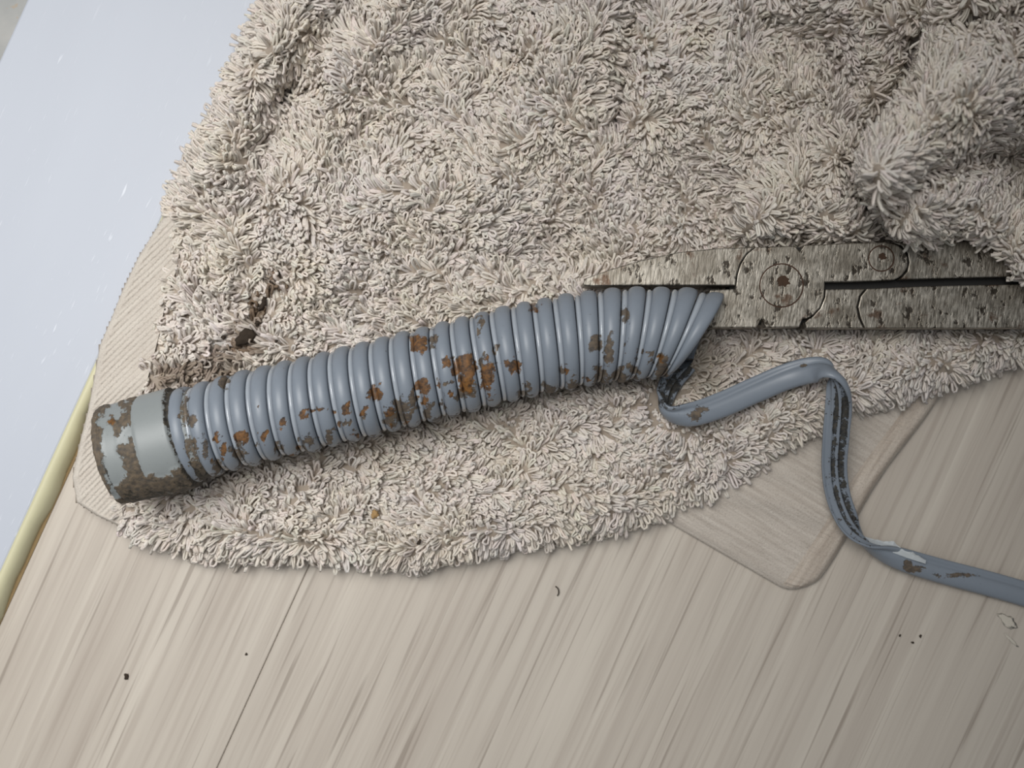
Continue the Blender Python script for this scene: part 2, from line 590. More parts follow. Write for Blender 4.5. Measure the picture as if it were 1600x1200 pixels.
ang = 2 * np.pi * (1.1 * fbm(bx / 120, by / 120, 21, 2) + 0.75 * vnoise(bx / 34, by / 34, 28)) + rng.normal(0, 0.42, NL) + 2.2
lay = np.stack([np.cos(ang), np.sin(ang), 0 * ang], -1)
# near the outline, and on steep flanks, the pile leans outwards
de = sdist(bx, by, OUT)
eps = 6.0
gxo = sdist(bx + eps, by, OUT) - de
gyo = sdist(bx, by + eps, OUT) - de
outw = -np.stack([gxo, -gyo, 0 * gxo], -1) / eps
wo = np.clip(1 - de / 40, 0, 1)[:, None]
lay = lay * (1 - 0.75 * wo) + outw * 1.2 * wo
flat = np.clip(1 - nn[:, 2:3], 0, 1)
lay = lay + nn * np.array([1, 1, 0]) * flat * 0.8
lay = lay - nn * np.sum(lay * nn, -1, keepdims=True)
lay /= np.maximum(np.linalg.norm(lay, axis=-1, keepdims=True), 1e-9)
side = np.cross(nn, lay)
Lh = rng.normal(3.85, 0.70, NL).clip(2.2, 5.8) * MM
hd = dist_line(bx, by, AX)
pd = sdist(bx, by, PLIER_FOOT)
Lh = np.where((hd < 62) & (bx < 1085), Lh * 0.5, Lh)
Lh = np.where((pd > -4) & (base[:, 2] < 0.0135), Lh * 0.45, Lh)
Lh = np.where(dist_line(bx, by, [(1052, 592), (1039, 618), (1046, 645), (1078, 648), (1125, 634), (1230, 589), (1275, 580), (1308, 598), (1308, 660)]) < 27, Lh * 0.42, Lh)
wdl = sdist(bx, by, WOV)
Lh = np.where(wdl > -25, Lh * 0.7, Lh)
lean0 = rng.normal(0.50, 0.30, NL).clip(0, 1.1)
kap = rng.normal(1.0, 0.45, NL) / Lh
W = rng.normal(0.34, 0.12, NL).clip(0.15, 0.8) * MM
psi = rng.normal(0, 0.6, NL)
K, S = 8, 4
tt = np.linspace(0, 1, K)
s = Lh[:, None] * np.sin(np.pi * tt)[None] ** 0.9
cs = np.cos(np.pi * tt)
sw = W[:, None] * (np.sign(cs) * np.abs(cs) ** 0.6)[None]
phi = lean0[:, None] + kap[:, None] * s
kk = np.where(np.abs(kap) < 1.0, 1.0, kap)[:, None]
xd = (np.cos(lean0)[:, None] - np.cos(phi)) / kk
zn = (np.sin(phi) - np.sin(lean0)[:, None]) / kk
wob = (rng.normal(0, 0.38, NL)[:, None]) * MM * np.sin(np.pi * tt)[None] * np.sin(2.2 * np.pi * tt)[None]
bl = side * np.cos(psi)[:, None] + lay * np.sin(psi)[:, None] * 0.7 + nn * np.sin(psi)[:, None] * 0.3
bl /= np.linalg.norm(bl, axis=-1, keepdims=True)
cl = base[:, None] + lay[:, None] * xd[..., None] + nn[:, None] * (zn - 0.0004)[..., None] + bl[:, None] * sw[..., None] + side[:, None] * wob[..., None]
T = np.gradient(cl, axis=1)
T /= np.maximum(np.linalg.norm(T, axis=-1, keepdims=True), 1e-12)
adir = lay[:, None] * np.sin(phi)[..., None] + nn[:, None] * np.cos(phi)[..., None]
mN = np.cross(adir, np.broadcast_to(bl[:, None], adir.shape))
mN = mN - T * np.sum(mN * T, -1, keepdims=True)
mN /= np.maximum(np.linalg.norm(mN, axis=-1, keepdims=True), 1e-12)
m3 = np.cross(T, mN)
rad = rng.normal(0.365, 0.04, NL).clip(0.27, 0.48) * MM
a4 = np.arange(S) * 2 * np.pi / S + np.pi / 4
PV = cl[:, :, None] + rad[:, None, None, None] * (mN[:, :, None] * np.cos(a4)[None, None, :, None] + m3[:, :, None] * np.sin(a4)[None, None, :, None])
# no yarn inside the plastic strip that lies on the pile
spath, _ = spline([P(q[0], q[1], q[2] * MM) for q in SP[:16]], 260)
near = np.nonzero(dist_line(bx, by, [(q[0], q[1]) for q in SP[:16]]) < 60)[0]
clear = np.ones(NL, bool)
for c0 in range(0, len(near), 400):
    ix = near[c0:c0 + 400]
    dd = np.linalg.norm(cl[ix][:, :, None] - spath[None, None], axis=-1).min(axis=(1, 2))
    clear[ix] = dd > 0.0043
PV = PV[clear]
f1 = grid_faces(K, S, True)
PF = (f1[None] + (np.arange(len(PV)) * K * S)[:, None, None]).reshape(-1, 4)
# yarn colour: slight dye variation, darker band along the hose, real dirt stains
base_c = np.array(lin(231, 222, 212)[:3])
tint = rng.normal(1, 0.05, (NL, 1)) * (1 + rng.normal(0, 0.012, (NL, 3)))
yc = base_c * tint
patch = fbm(bx / 60, by / 60, 61, 2)[:, None]
yc = yc * (1 + (patch - 0.5) * np.array([0.02, 0.0, -0.10]))
grey = 1 - sstep(60, 120, hd)                       # darker along the hose's lower side
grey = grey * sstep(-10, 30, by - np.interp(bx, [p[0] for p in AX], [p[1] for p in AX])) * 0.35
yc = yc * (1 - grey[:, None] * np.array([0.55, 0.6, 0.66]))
st = 1 - sstep(4, 26, dist_line(bx, by, [(428, 440), (408, 478), (385, 525), (395, 545)]) + 22 * (fbm(bx / 12, by / 12, 91, 2) - 0.5) * 2)
st2 = 0.6 * (1 - sstep(6, 34, dist_line(bx, by, [(380, 545), (345, 575), (300, 592), (258, 598)]) + 30 * (fbm(bx / 14, by / 14, 95, 2) - 0.5) * 2))
sm = np.maximum(st * 0.9, st2 * 1.2)[:, None]
yc = yc * (1 - sm) + np.array(lin(112, 88, 64)[:3]) * sm
att = np.ones((len(PV), K * S, 4), np.float32)
att[..., :3] = yc[clear][:, None]
pile = mesh_quads('terry_pile', PV.reshape(-1, 3), PF, PILE, towel, True, att.reshape(-1, 4))
tag(pile, kind='stuff')

# ---------------------------------------------------------------- towel: woven left end and woven lower corner
ys = np.arange(335, 823, 1.3)
la = np.array(LEFT); ra = np.array(BR)
xl = np.interp(ys, la[:, 1], la[:, 0])
xr = np.interp(ys, ra[:, 1], ra[:, 0]) + 6
nu, ncol = len(ys), 110
uu = np.linspace(0, 1, ncol)
WX = xl[:, None] + (xr - xl)[:, None] * uu[None]
WY = np.broadcast_to(ys[:, None], WX.shape).copy()
WZ = height(WX, WY)
qd = (WX * 0.70 + WY * 0.72)
ridge = np.sin(2 * np.pi * qd / 7.2 + 0.8 * np.sin(WX / 23))
amp = sstep(4, 16, (WX - xl[:, None])) * 0.15
hemline = 0.35 * np.exp(-((WX - xl[:, None] - 7) / 5) ** 2)
WZ = WZ + (0.9 + amp * ridge + hemline + 0.12 * (vnoise(WX / 2.2, WY / 2.2, 33) - 0.5)) * MM
WZ = np.maximum(WZ, np.where(WX < edge_x(WY) + 26, 0.0060, 0.002))
WV = PA(WX, WY, WZ)
rim = WV[:, :1].copy()
rim[..., 2] = np.where(WX[:, :1] < edge_x(WY[:, :1]) + 26, 0.0048, 0.0006)
WV = np.concatenate([rim, WV], 1)
WEAVE = mat_cloth('woven_band', lin(202, 193, 182), lin(212, 204, 193), math.radians(45), 0.0012)
mesh_quads('woven_border', WV.reshape(-1, 3), grid_faces(nu, ncol + 1), WEAVE, towel)

# lower layer of the towel: flat woven corner peeping out
BL, BRc, TR, TL = map(np.array, [(990, 785), (1256, 938), (1486, 585), (1225, 545)])
nu, nw = 150, 120
u = np.linspace(0, 1, nu)[:, None, None]
v = np.linspace(0, 1, nw)[None, :, None]
Q = (BL * (1 - u) + BRc * u) * (1 - v) + (TL * (1 - u) + TR * u) * v
# rounded tip
tipd = np.hypot((1 - u[..., 0]) * 300, v[..., 0] * 420)
pull = np.clip(1 - tipd / 42, 0, 1) ** 1.5 * 20
Q = Q + np.stack([-pull * 0.45, -pull * 0.9], -1)
# edges waver a little
Q[..., 0] += 5 * np.sin(v[..., 0] * 9) * u[..., 0] ** 4
uz, vz = u[..., 0], v[..., 0]
z = 1.7 + 0.9 * sstep(0, 0.12, np.minimum(vz, 0.12)) + 1.3 * np.exp(-((vz - 0.22 - 0.12 * uz) / 0.05) ** 2) + 1.0 * np.exp(-((vz - 0.42) / 0.06) ** 2)
z = z + 0.10 * np.sin(2 * np.pi * vz * 420 / 9.0) + 0.35 * fbm(uz * 6, vz * 9, 14, 2)
z = z * np.minimum(1, 0.4 + 25 * np.minimum(np.minimum(uz, 1 - uz), vz))
CV = PA(Q[..., 0], Q[..., 1], z * MM + 0.0004)
ringi = [(i, 0) for i in range(nu)] + [(nu - 1, j) for j in range(nw)]
CF = grid_faces(nu, nw)
verts = CV.reshape(-1, 3)
sk = np.array([verts[i * nw + j] for i, j in ringi]); sk[:, 2] = 0.0003
skf = []
for k in range(len(ringi) - 1):
    (i, j), (i2, j2) = ringi[k], ringi[k + 1]
    skf.append((i * nw + j, len(verts) + k, len(verts) + k + 1, i2 * nw + j2))
WEAVE2 = mat_cloth('woven_corner_cloth', lin(186, 176, 165), lin(206, 197, 186), math.radians(-31), 0.0011)
mesh_quads('woven_corner', np.vstack([verts, sk]), np.vstack([CF, np.array(skf)]), WEAVE2, towel)
# folded hem along the right side of that corner
hu = np.linspace(0.865, 0.995, 14)
hv = np.linspace(0.012, 0.99, 300)
HV = []
for b in hv:
    for k, a in enumerate(hu):
        ia, ib = a * (nu - 1), b * (nw - 1)
        i0, j0 = min(int(ia), nu - 2), min(int(ib), nw - 2)
        fa, fb = ia - i0, ib - j0
        p = (CV[i0, j0] * (1 - fa) + CV[i0 + 1, j0] * fa) * (1 - fb) + (CV[i0, j0 + 1] * (1 - fa) + CV[i0 + 1, j0 + 1] * fa) * fb
        kk_ = k / 13
        rise = (0.45 * math.sin(math.pi * min(1, max(0, kk_))) ** 0.5 - 0.35 * math.exp(-((kk_ - 0.18) / 0.07) ** 2) * (0.6 + 0.4 * math.sin(b * 380))) * MM
        HV.append((p[0], p[1], p[2] + rise + 0.0001))
mesh_quads('hem', np.array(HV), grid_faces(len(hv), 14, flip=True), mat_cloth('hem_cloth', lin(178, 165, 152), lin(206, 195, 182), math.radians(57), 0.0016), towel)

# ---------------------------------------------------------------- ribbed hose
NS = 400
axis3 = np.array([P(x, y, ZA) for x, y in AX])
axp, AXL = spline(axis3, NS)
axs = np.linspace(0, AXL, NS)
tan = np.gradient(axp, axis=0)
tan /= np.linalg.norm(tan, axis=1, keepdims=True)
head = np.arctan2(tan[:, 1], tan[:, 0])
pxs = to_px(axp)[0]
# the coils lean over towards the cut end
head = head + np.interp(pxs, [900, 960, 1020, 1092], [0, -0.05, -0.17, -0.44])
hose = empty('drain_hose', axp[0] * np.array([1, 1, 0]) + np.array([0, 0, ZA - 0.012]),
             'grey ribbed plastic hose with rust stains and dirty cuff lying on the beige towel', 'hose')


def on_hose(sv, th, r):
    """point at distance sv along the axis, angle th round it (0 = image-up side, 90 deg = top), radius r"""
    c = np.stack([np.interp(sv, axs, axp[:, k]) for k in range(3)], -1)
    hdg = np.interp(sv, axs, head)
    # beyond the end the coil goes on along the last tangent
    ex = np.maximum(sv - AXL, 0)
    c[..., 0] += ex
    pe = np.stack([-np.sin(hdg), np.cos(hdg), 0 * hdg], -1)
    return c + pe * (r * np.cos(th))[..., None] + np.array([0, 0, 1.0]) * (r * np.sin(th))[..., None]


BLOBS_RUST = [(650, 537, 9, 17, 1), (662, 541, 5, 17, 1), (697, 567, 8, 12, .9), (717, 570, 12, 17, 1), (735, 575, 9, 22, 1), (731, 602, 9, 16, .9), (762, 588, 13, 28, 1), (800, 571, 13, 13, 1), (586, 613, 13, 10, 1), (541, 637, 9, 11, .95), (519, 641, 4, 4, 1), (569, 641, 5, 11, .9), (658, 602, 13, 14, .9), (665, 622, 6, 12, .9), (685, 606, 5, 7, .9), (380, 685, 12, 11, 1), (350, 697, 8, 10, 1), (413, 682, 7, 9, 1), (440, 660, 8, 8, .95), (490, 643, 12, 6, .9), (475, 648, 7, 6, .9), (610, 640, 8, 10, .8), (836, 475, 8, 14, .7), (720, 600, 8, 10, .8)]
BLOBS_MUD = [(679, 530, 8, 13, .9), (750, 512, 6, 15, .9), (752, 565, 8, 14, .8), (627, 640, 14, 24, .85), (645, 630, 8, 22, .85), (668, 640, 8, 16, .8), (931, 537, 11, 14, .95), (978, 490, 8, 15, .95), (960, 521, 7, 7, .9), (952, 550, 8, 22, .8), (940, 585, 15, 14, .85), (968, 588, 13, 18, .9), (1036, 572, 12, 22, .9), (993, 578, 8, 13, .85), (895, 598, 10, 10, .8), (820, 610, 14, 8, .8), (608, 655, 14, 14, .8), (480, 690, 14, 10, .7), (350, 590, 9, 16, .85), (300, 655, 10, 10, .85), (287, 640, 7, 26, .9), (300, 700, 8, 30, .8), (338, 725, 12, 16, .8), (372, 708, 14, 18, .75), (320, 700, 10, 22, .6), (730, 610, 16, 14, .8)]

_sr = random.Random(17)
_bot = [(330, 742), (435, 720), (560, 690), (650, 668), (740, 640), (840, 615), (950, 600), (1050, 595)]
for _ in range(70):
    x = _sr.uniform(320, 1060)
    y = np.interp(x, [p[0] for p in _bot], [p[1] for p in _bot]) - abs(_sr.gauss(0, 34)) - 2
    (BLOBS_RUST if _sr.random() < 0.3 else BLOBS_MUD).append((x, y, _sr.uniform(2, 6), _sr.uniform(3, 9), _sr.uniform(.7, .95)))


def stain(Vp, th, extra=None):
    X, Y = to_px(Vp)
    up = sstep(-0.25, 0.15, np.sin(th))
    X = X + 16 * (fbm(X / 7.0, Y / 7.0, 51, 2) - 0.5)
    Y = Y + 22 * (fbm(X / 8.0 + 9, Y / 8.0, 57, 2) - 0.5)
    ru = np.zeros(X.shape); mu = np.zeros(X.shape)
    for (x, y, a, b, s_) in BLOBS_RUST:
        ru = np.maximum(ru, s_ * np.exp(-0.9 * (((X - x) / a) ** 2 + ((Y - y) / b) ** 2) ** 1.5) * up)
    for (x, y, a, b, s_) in BLOBS_MUD:
        mu = np.maximum(mu, s_ * np.exp(-0.9 * (((X - x) / a) ** 2 + ((Y - y) / b) ** 2) ** 1.5) * up)
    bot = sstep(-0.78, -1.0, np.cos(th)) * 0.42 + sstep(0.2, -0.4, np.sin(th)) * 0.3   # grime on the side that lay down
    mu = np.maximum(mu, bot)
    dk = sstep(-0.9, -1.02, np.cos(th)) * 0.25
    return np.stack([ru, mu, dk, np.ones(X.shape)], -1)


PITCH = 0.00500
S_START = np.interp(300, pxs, axs)
S_END = AXL + 0.0030
TURNS = (S_END - S_START) / PITCH
TH_END = 0.80 * math.pi          # where the last coil lets go: low on the near side
PER = 88
nT = int(TURNS * PER)
tau = np.linspace(0, TURNS, nT)
# rib: convex outer face with a rolled right flank, closed by an inner face
rib_out = [(0.25, -2.1), (0.252, -1.15), (0.272, -0.86), (0.325, -0.46), (0.41, -0.15), (0.52, 0.0), (0.65, 0.0), (0.77, -0.12), (0.87, -0.36), (0.94, -0.75), (0.972, -1.2), (0.98, -2.1)]
bead_out = [(0.0, -2.6), (0.008, -1.7), (0.018, -1.2), (0.045, -0.9), (0.09, -0.72), (0.14, -0.68), (0.19, -0.78), (0.235, -0.98), (0.262, -1.2), (0.262, -2.6)]


def helix_mesh(name, prof, mat, close):
    pr = np.array(prof)
    if close:
        pr = np.vstack([pr, [(pr[-1, 0], -3.0), (pr[0, 0], -3.0)]])
    th = TH_END + 2 * math.pi * (tau - TURNS)      # decreasing index = further left
    th = -th                                       # handedness
    ss = S_START + (tau[:, None] - 1 + pr[None, :, 0]) * PITCH
    thb = np.broadcast_to(th[:, None], ss.shape)
    wear = 1 + 0.0
    rr = (R0 + pr[None, :, 1] * MM) * np.ones_like(ss)
    rr = rr + 0.00008 * np.sin(th * 0.37)[:, None]
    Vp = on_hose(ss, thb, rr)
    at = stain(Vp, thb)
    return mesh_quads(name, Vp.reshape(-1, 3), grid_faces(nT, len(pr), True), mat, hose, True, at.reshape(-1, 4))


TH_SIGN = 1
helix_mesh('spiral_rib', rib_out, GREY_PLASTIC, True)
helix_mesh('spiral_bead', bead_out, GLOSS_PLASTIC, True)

# cuff: lip ring, dirty sleeve, clean band, groove, collar under the first coil
cprof = [(-0.2, -2.4), (-0.25, -0.9), (-0.05, -0.25), (0.35, 0.0), (0.9, 0.05), (1.35, -0.02), (1.6, -0.25), (1.8, -0.05), (2.2, 0.08), (4.5, 0.12), (7.5, 0.14), (9.4, 0.14), (9.7, 0.16), (10.0, 0.42), (10.5, 0.5), (13.0, 0.5), (16.2, 0.5), (17.4, 0.48), (17.9, 0.25), (18.1, -0.5), (18.6, -0.9), (19.4, -0.75), (20.2, -0.9), (21.5, -1.2), (23.0, -1.6), (23.0, -3.0), (8, -2.6)]
cp = np.array(cprof)
pr = []
for k in range(len(cp)):
    a, b = cp[k], cp[(k + 1) % len(cp)]
    m_ = max(1, int(np.hypot(*(b - a)) / 0.4)) if k < len(cp) - 4 else 1
    for q in range(m_): pr.append(a + (b - a) * q / m_)
pr = np.array(pr)
nth = 160
th = np.linspace(0, 2 * np.pi, nth, endpoint=False)
TT, SS = np.meshgrid(th, pr[:, 0], indexing='ij')
RR = R0 + 0.0004 + np.broadcast_to(pr[None, :, 1], SS.shape) * MM
Sx = (SS - 3.2) * MM
Vp = on_hose(np.maximum(Sx, 0), TT, RR)
Vp = Vp + np.minimum(Sx, 0)[..., None] * tan[0]
X, Y = to_px(Vp)
up = sstep(-0.3, 0.1, np.sin(TT))
nz = fbm(X / 13, Y / 13, 71, 3)
end = sstep(9.9, 9.4, SS)                                     # sleeve half
mud = end * (0.22 + 0.75 * sstep(0.26, 0.46, nz + 0.10 * np.sin(X / 17)))
for (x, y, a, b, s_) in [(170, 690, 12, 30, 1), (178, 735, 18, 34, 1), (207, 676, 8, 9, 1), (222, 640, 8, 10, .8), (190, 640, 10, 8, .7), (160, 655, 12, 12, .6)]:
    mud = mud * (1 - s_ * np.exp(-(((X - x) / a) ** 2 + ((Y - y) / b) ** 2) ** 1.5))
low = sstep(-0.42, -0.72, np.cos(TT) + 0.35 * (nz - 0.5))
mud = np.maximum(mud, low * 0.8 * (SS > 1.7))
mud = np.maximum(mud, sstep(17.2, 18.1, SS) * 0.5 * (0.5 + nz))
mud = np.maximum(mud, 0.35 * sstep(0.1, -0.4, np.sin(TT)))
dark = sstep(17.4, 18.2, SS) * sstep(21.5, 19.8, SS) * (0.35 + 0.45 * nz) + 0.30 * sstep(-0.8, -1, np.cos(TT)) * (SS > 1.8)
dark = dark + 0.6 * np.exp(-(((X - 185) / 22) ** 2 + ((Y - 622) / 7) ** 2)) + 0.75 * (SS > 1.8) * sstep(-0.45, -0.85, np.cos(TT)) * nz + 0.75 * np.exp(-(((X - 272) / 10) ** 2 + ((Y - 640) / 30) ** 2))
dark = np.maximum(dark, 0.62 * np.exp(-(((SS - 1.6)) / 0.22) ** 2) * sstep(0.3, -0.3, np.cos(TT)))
at = np.stack([0.5 * end * np.exp(-(((X - 175) / 14) ** 2 + ((Y - 660) / 12) ** 2)), mud, dark, np.ones_like(mud)], -1)
crust = sstep(0.3, 0.6, np.maximum(mud, dark)) * (vnoise(X / 3.2, Y / 3.2, 8) * 0.5 + vnoise(X / 7, Y / 7, 18) * 0.5) * 0.0005
pe_dir = Vp - on_hose(np.maximum(Sx, 0), TT, RR * 0)
pe_dir /= np.linalg.norm(pe_dir, axis=-1, keepdims=True)
Vp = Vp + pe_dir * crust[..., None]
cuff = mesh_quads('cuff', Vp.reshape(-1, 3), grid_faces(nth, len(pr), True), CUFF_PLASTIC, hose, True, at.reshape(-1, 4))
wrap = np.array([((nth - 1) * len(pr) + j, j, (j + 1) % len(pr), (nth - 1) * len(pr) + (j + 1) % len(pr)) for j in range(len(pr))])
bpy.data.objects.remove(cuff)
cuff = mesh_quads('cuff', Vp.reshape(-1, 3), np.vstack([grid_faces(nth, len(pr), True), wrap]), CUFF_PLASTIC, hose, True, at.reshape(-1, 4))
tag(cuff, 'pale grey cuff half covered with brown dirt')

# unwound strip: the end of the spiral pulled off the coil
ctrl = np.array([P(x, y, z * MM) + (math.radians(r),) for x, y, z, r in SP])
sp, spl = spline(ctrl, 420)
tn = np.gradient(sp[:, :3], axis=0)
tn /= np.linalg.norm(tn, axis=1, keepdims=True)
hz = np.stack([-tn[:, 1], tn[:, 0], 0 * tn[:, 0]], -1)
hz /= np.linalg.norm(hz, axis=1, keepdims=True)          # across, image-up side when heading right
upv = np.cross(tn, hz)
ro = sp[:, 3:4]
ac = hz * np.cos(ro) + upv * np.sin(ro)
nm = -hz * np.sin(ro) + upv * np.cos(ro)
# cross-section (across, normal) in mm: shelf at +, rib at -, channelled back
sec = np.array([(3.4, 0.1), (3.0, 0.45), (2.3, 0.5), (1.7, 0.35), (1.45, 0.75), (1.0, 1.25), (0.2, 1.5), (-1.0, 1.55), (-2.2, 1.35), (-2.9, 0.85), (-3.2, 0.1), (-3.1, -0.6), (-2.6, -0.7), (-2.35, 0.1), (-1.2, 0.45), (-0.75, 0.1), (-0.6, -0.7), (-0.1, -0.7), (0.1, 0.1), (0.9, 0.15), (1.3, -0.6), (1.7, -0.6), (2.0, -0.1), (2.9, -0.15), (3.2, -0.5)]) * MM
cl = sp[:, :3]
Vs = cl[:, None] + ac[:, None] * sec[None, :, 0:1] + nm[:, None] * sec[None, :, 1:2]
X, Y = to_px(Vs)
isout = np.broadcast_to((np.arange(len(sec)) < 11)[None], X.shape)
mu = np.zeros(X.shape)
for (x, y, a, b, s_) in [(1095, 640, 14, 10, .6), (1085, 650, 18, 10, .65), (1418, 884, 8, 10, 1), (1432, 889, 16, 6, .95), (1495, 899, 40, 5, .75), (1130, 645, 5, 3, .8), (1255, 571, 8, 3, .7)]:
    mu = np.maximum(mu, s_ * np.exp(-0.9 * (((X - x) / a) ** 2 + ((Y - y) / b) ** 2) ** 1.5) * isout)
mu = np.maximum(mu, np.where(isout, 0, 0.26))
chan = np.isin(np.arange(len(sec)), [13, 14, 15, 18, 19])
dk = np.where(isout, 0, np.where(chan[None], 0.62, 0.24)) * np.ones(X.shape)
dk = np.maximum(dk, 0.5 * (X < 1062) * (Y < 640))  # shade at the strip's start below the coil, painted into its colour
at = np.stack([0 * mu, mu, dk, 1 + 0 * mu], -1)
strip = mesh_quads('unwound_strip', Vs.reshape(-1, 3), grid_faces(420, len(sec), True), GREY_PLASTIC, hose, True, at.reshape(-1, 4))
tag(strip, 'grey plastic strip pulled off the coil, curling over the towel edge')
# torn white edge on the strip
bm = bmesh.new()
random.seed(3)
tx = np.linspace(1348, 1446, 24)
ty = np.interp(tx, [1348, 1376, 1415, 1446], [838, 851, 866, 876])
up_ = np.interp(tx, [1348, 1362, 1376, 1388, 1396, 1404, 1412, 1424, 1434, 1446], [0, 3, 5, 10, 12, 6, 4, 6, 3, 0])
rows = []
for x, y, u_ in zip(tx, ty, up_):
    u_ = u_ * random.uniform(0.75, 1.2)
    rows.append([bm.verts.new(P(x, y + 5, 0.0064)), bm.verts.new(P(x + 1, y - u_ * 0.5, 0.0070)), bm.verts.new(P(x + 2, y - u_, 0.0066 + random.uniform(-.3, .3) * MM)),
                 bm.verts.new(P(x + 1, y - u_ * 0.5, 0.0062)), bm.verts.new(P(x, y + 5, 0.0056))])
for p_, q_ in zip(rows[:-1], rows[1:]):
    for i in range(5): bm.faces.new((p_[i], q_[i], q_[(i + 1) % 5], p_[(i + 1) % 5]))
from_bm('torn_edge', bm, solid('torn_white_plastic', lin(205, 210, 212), 0.4), hose)

# ---------------------------------------------------------------- pliers
PZ0, PZ1 = 0.0130, 0.0222
pl = empty('pliers', P(1230, 450, 0.0130), 'worn steel long-nose pliers with rust specks gripping the hose end', 'pliers')


def arc(cx_, cy_, r, a0, a1, n=10, ry=None):
    return [(cx_ + r * math.cos(math.radians(a)), cy_ - (ry or r) * math.sin(math.radians(a))) for a in np.linspace(a0, a1, n)]


def plate(name, pts, z0=PZ0, z1=PZ1, bev=0.00028, mat=STEEL):
    return prism(name, [P(x, y, z1)[:2] for x, y in pts], z0, z1, bev, mat, pl)


ARC1 = [(1180, 386), (1166, 397), (1156, 413), (1151, 430), (1149, 446)]
plate('jaw', [(911, 442), (918, 434), (950, 422), (1000, 407), (1060, 394), (1120, 388)] + ARC1 + [(1060, 446), (980, 446), (925, 447), (912, 446)], PZ0 + 0.001, PZ1, 0.00028)
ARC2 = [(1289, 441), (1288, 464), (1281, 481), (1270, 493), (1261, 498)]
plate('joint_plate', [(x + 1.4, y) for x, y in ARC1[::-1]] + [(1242, 384), (1250, 393), (1257, 383), (1320, 380), (1384, 378)] + arc(1386, 409, 33, 85, -70, 12, 30)
      + [(1389, 438), (1340, 440)] + ARC2 + [(1255, 497), (1249, 511), (1197, 512), (1190, 499), (1182, 512), (1112, 512), (1098, 500), (1100, 470), (1110, 453), (1140, 452), (1149, 451)])
ARC3 = [(1354, 451), (1344, 463), (1340, 480), (1344, 498), (1351, 513)]
plate('link_plate', [(1290, 452), (1289.2, 464.5), (1282.2, 481.5), (1271, 494), (1262, 500), (1258, 504), (1260, 513)] + [(1300, 513)] + [(x - 1.2, y) for x, y in ARC3[::-1]])
plate('handle', [(x + 1.2, y) for x, y in ARC3] + [(1480, 513), (1780, 511), (2030, 524), (2030, 452), (1780, 441), (1600, 444), (1450, 447)])
plate('handle', [(1392, 378), (1409, 384), (1418.5, 396), (1421, 410), (1418, 424), (1406, 437)] + [(1500, 434), (1780, 428), (2030, 412), (2030, 352), (1780, 372), (1500, 377)])
# black plate in the slot between the handles and behind the plates
plate('inner_plate', [(1140, 392), (1260, 386), (1390, 382), (1776, 378), (1776, 505), (1350, 507), (1115, 507), (1115, 460), (1140, 455)], PZ0 + 0.0005, PZ1 - 0.0030, 0, BLACK)


RUSTY = solid('rust_in_pit', lin(78, 56, 40), 0.9, 0.5, 1500)


def rivet(x, y, r):
    c = P(x, y, PZ1)
    k = (D - PZ1) / FPX
    bm = bmesh.new()
    n_ = 36
    rings = []
    for rr, zz in ((r, -0.0006), (r, 0.00004), (r - 0.8, 0.00006), (r * 0.55, 0.00006), (r * 0.34, 0.00006), (r * 0.27, 0.00004)):
        rings.append([bm.verts.new((c[0] + rr * k * math.cos(a), c[1] + rr * k * math.sin(a), PZ1 + zz)) for a in np.linspace(0, 2 * math.pi, n_, endpoint=False)])
    for a, b in zip(rings[:-1], rings[1:]):
        for i in range(n_): bm.faces.new((a[i], a[(i + 1) % n_], b[(i + 1) % n_], b[i]))
    bm.faces.new(rings[-1])
    rv = from_bm('rivet', bm, STEEL, pl)
    bm = bmesh.new()
    rr_ = random.Random(int(x))
    dn = [bm.verts.new((c[0] + (0.1 + 0.38 * f_ * math.cos(a)) * r * k, c[1] + (0.2 + 0.30 * f_ * math.sin(a)) * r * k, PZ1 + 0.00011))
          for a, f_ in ((a_, rr_.uniform(.55, 1.15)) for a_ in np.linspace(0, 2 * math.pi, 15)[:-1])]
    bm.faces.new(dn)
    from_bm('rust_pit', bm, RUSTY, rv)
    # dark rusty joint round the rivet head
    bm = bmesh.new()
    i_ = [bm.verts.new((c[0] + (r - 0.2) * k * math.cos(a), c[1] + (r - 0.2) * k * math.sin(a), PZ1 + 0.00006)) for a in np.linspace(0, 2 * math.pi, n_, endpoint=False)]
    o_ = [bm.verts.new((c[0] + (r + 1.8) * k * math.cos(a), c[1] + (r + 1.8) * k * math.sin(a), PZ1 + 0.00006)) for a in np.linspace(0, 2 * math.pi, n_, endpoint=False)]
    for i in range(n_): bm.faces.new((i_[i], o_[i], o_[(i + 1) % n_], i_[(i + 1) % n_]))
    from_bm('rivet_joint', bm, solid('rusty_joint', lin(70, 48, 34), 0.9), rv)


rivet(1221, 446, 33)
rivet(1377, 404, 19)

# ---------------------------------------------------------------- crumbs and shavings
CRUMB = solid('dark_dirt', lin(58, 46, 34), 0.9, 0.5, 1500)
TAN = solid('tan_dirt', lin(176, 142, 96), 0.9, 0.3, 900)
PALE = solid('pale_shaving', lin(206, 198, 184), 0.7)


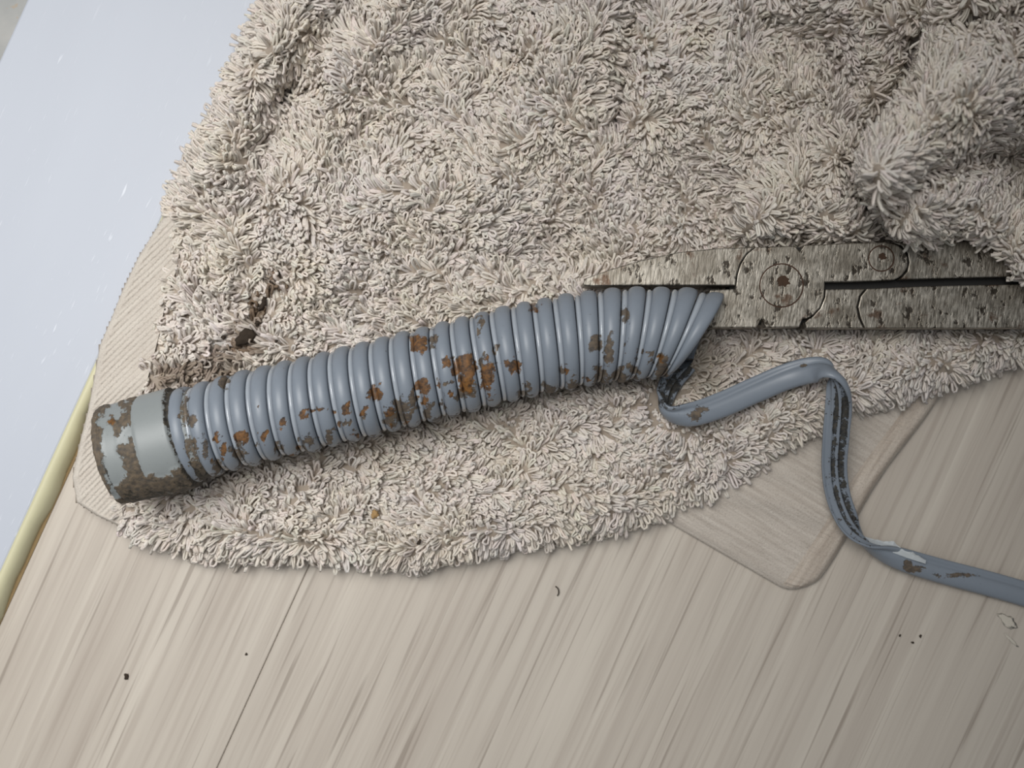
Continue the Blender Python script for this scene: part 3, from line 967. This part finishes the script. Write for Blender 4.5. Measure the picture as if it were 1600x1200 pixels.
def crumb(name, x, y, zb, sx, sy, sz, rot, mat, label, cat, group=None, seed=0):
    bm = bmesh.new()
    bmesh.ops.create_icosphere(bm, subdivisions=3, radius=1.0)
    r_ = random.Random(seed)
    ph = [r_.uniform(0, 6) for _ in range(6)]
    for v_ in bm.verts:
        c = v_.co
        f = 1 + 0.28 * math.sin(3.1 * c.x + ph[0]) * math.sin(2.7 * c.y + ph[1]) + 0.18 * math.sin(6.3 * c.x + ph[2]) * math.sin(5.9 * c.y + ph[3]) + 0.1 * math.sin(11 * c.z + ph[4])
        v_.co = Vector((c.x * f * sx, c.y * f * sy, max(c.z, -0.6) * f * sz)) * MM
    o = from_bm(name, bm, mat, None, True)
    p = P(x, y, zb)
    o.location = (p[0], p[1], zb + 0.5 * sz * MM)
    o.rotation_euler = (0, 0, math.radians(rot))
    return tag(o, label, cat, group)


hz_ = lambda x, y: float(height(np.array([float(x)]), np.array([float(y)]))[0]) + 0.0022
G = 'crumbs of dirt fallen from the hose'
crumb('dirt_crumb', 384, 527, hz_(384, 527), 2.6, 1.7, 0.9, 28, CRUMB, 'largest dark brown crumb on the towel above the hose cuff', 'dirt', G, 1)
crumb('dirt_crumb', 411, 476, hz_(411, 476), 1.9, 0.7, 0.7, 62, CRUMB, 'slim dark crumb lying just above the largest crumb on the towel', 'dirt', G, 2)
crumb('dirt_crumb', 403, 505, hz_(403, 505), 0.9, 0.7, 0.5, 40, CRUMB, 'small crumb between the slim and the largest crumb on the towel', 'dirt', G, 7)
crumb('dirt_crumb', 426, 441, hz_(426, 441), 0.75, 0.65, 0.6, 10, CRUMB, 'small round crumb highest of those above the hose cuff', 'dirt', G, 3)
crumb('dirt_crumb', 432, 533, hz_(432, 533), 0.4, 0.4, 0.4, 10, CRUMB, 'tiny crumb on the towel to the right of the largest crumb', 'dirt', G, 12)
crumb('dirt_crumb', 349, 527, hz_(349, 527), 0.5, 0.45, 0.4, 10, CRUMB, 'tiny crumb on the towel to the left of the largest crumb', 'dirt', G, 13)
crumb('dirt_crumb', 655, 847, hz_(655, 847), 0.45, 0.8, 0.5, -25, CRUMB, 'black crumb on the lower towel edge above the wooden floor', 'dirt', G, 4)
crumb('dirt_crumb', 586, 803, hz_(586, 803), 1.0, 1.1, 0.5, 0, TAN, 'tan crumb caught in the towel pile below the hose', 'dirt', G, 5)
G2 = 'specks on the laminate floor'
crumb('dirt_speck', 198, 1057, 0.0, 0.72, 0.95, 0.25, 0, CRUMB, 'largest dark speck on the floor near the lower left corner', 'dirt', G2, 6)
crumb('dirt_speck', 385, 1022, 0.0, 0.32, 0.36, 0.2, 0, CRUMB, 'small speck just left of the plank seam', 'dirt', G2, 8)
crumb('dirt_speck', 1406, 993, 0.0, 0.3, 0.36, 0.2, 0, CRUMB, 'left one of three specks below the grey strip', 'dirt', G2, 9)
crumb('dirt_speck', 1426, 1004, 0.0, 0.4, 0.28, 0.2, -30, CRUMB, 'lowest one of three specks below the grey strip', 'dirt', G2, 10)
crumb('dirt_speck', 1438, 994, 0.0, 0.36, 0.42, 0.2, 20, CRUMB, 'right one of three specks below the grey strip', 'dirt', G2, 11)
crumb('plastic_shaving', 1574, 970, 0.0, 2.6, 1.2, 0.07, -35, PALE, 'wide pale shaving on the floor below the grey strip', 'shaving', 'pale shavings on the floor', 14)
crumb('plastic_shaving', 1580, 1000, 0.0, 2.6, 0.45, 0.07, -48, PALE, 'thin pale shaving below the wide one on the floor', 'shaving', 'pale shavings on the floor', 15)
# short curled fibre on the floor
fb, _ = spline([P(868, 916, 0.0003), P(872, 920, 0.0006), P(873, 926, 0.0007), P(871, 931, 0.0003)], 14)
tnf = np.gradient(fb, axis=0); tnf /= np.linalg.norm(tnf, axis=1, keepdims=True)
a1 = np.cross(tnf, (0, 0, 1.0)); a2 = np.cross(tnf, a1)
aa = np.arange(5) * 2 * np.pi / 5
FV = fb[:, None] + 0.00018 * (a1[:, None] * np.cos(aa)[None, :, None] + a2[:, None] * np.sin(aa)[None, :, None])
tag(mesh_quads('fibre', FV.reshape(-1, 3), grid_faces(14, 5, True), CRUMB), 'short curled grey fibre on the floor below the towel', 'fibre')
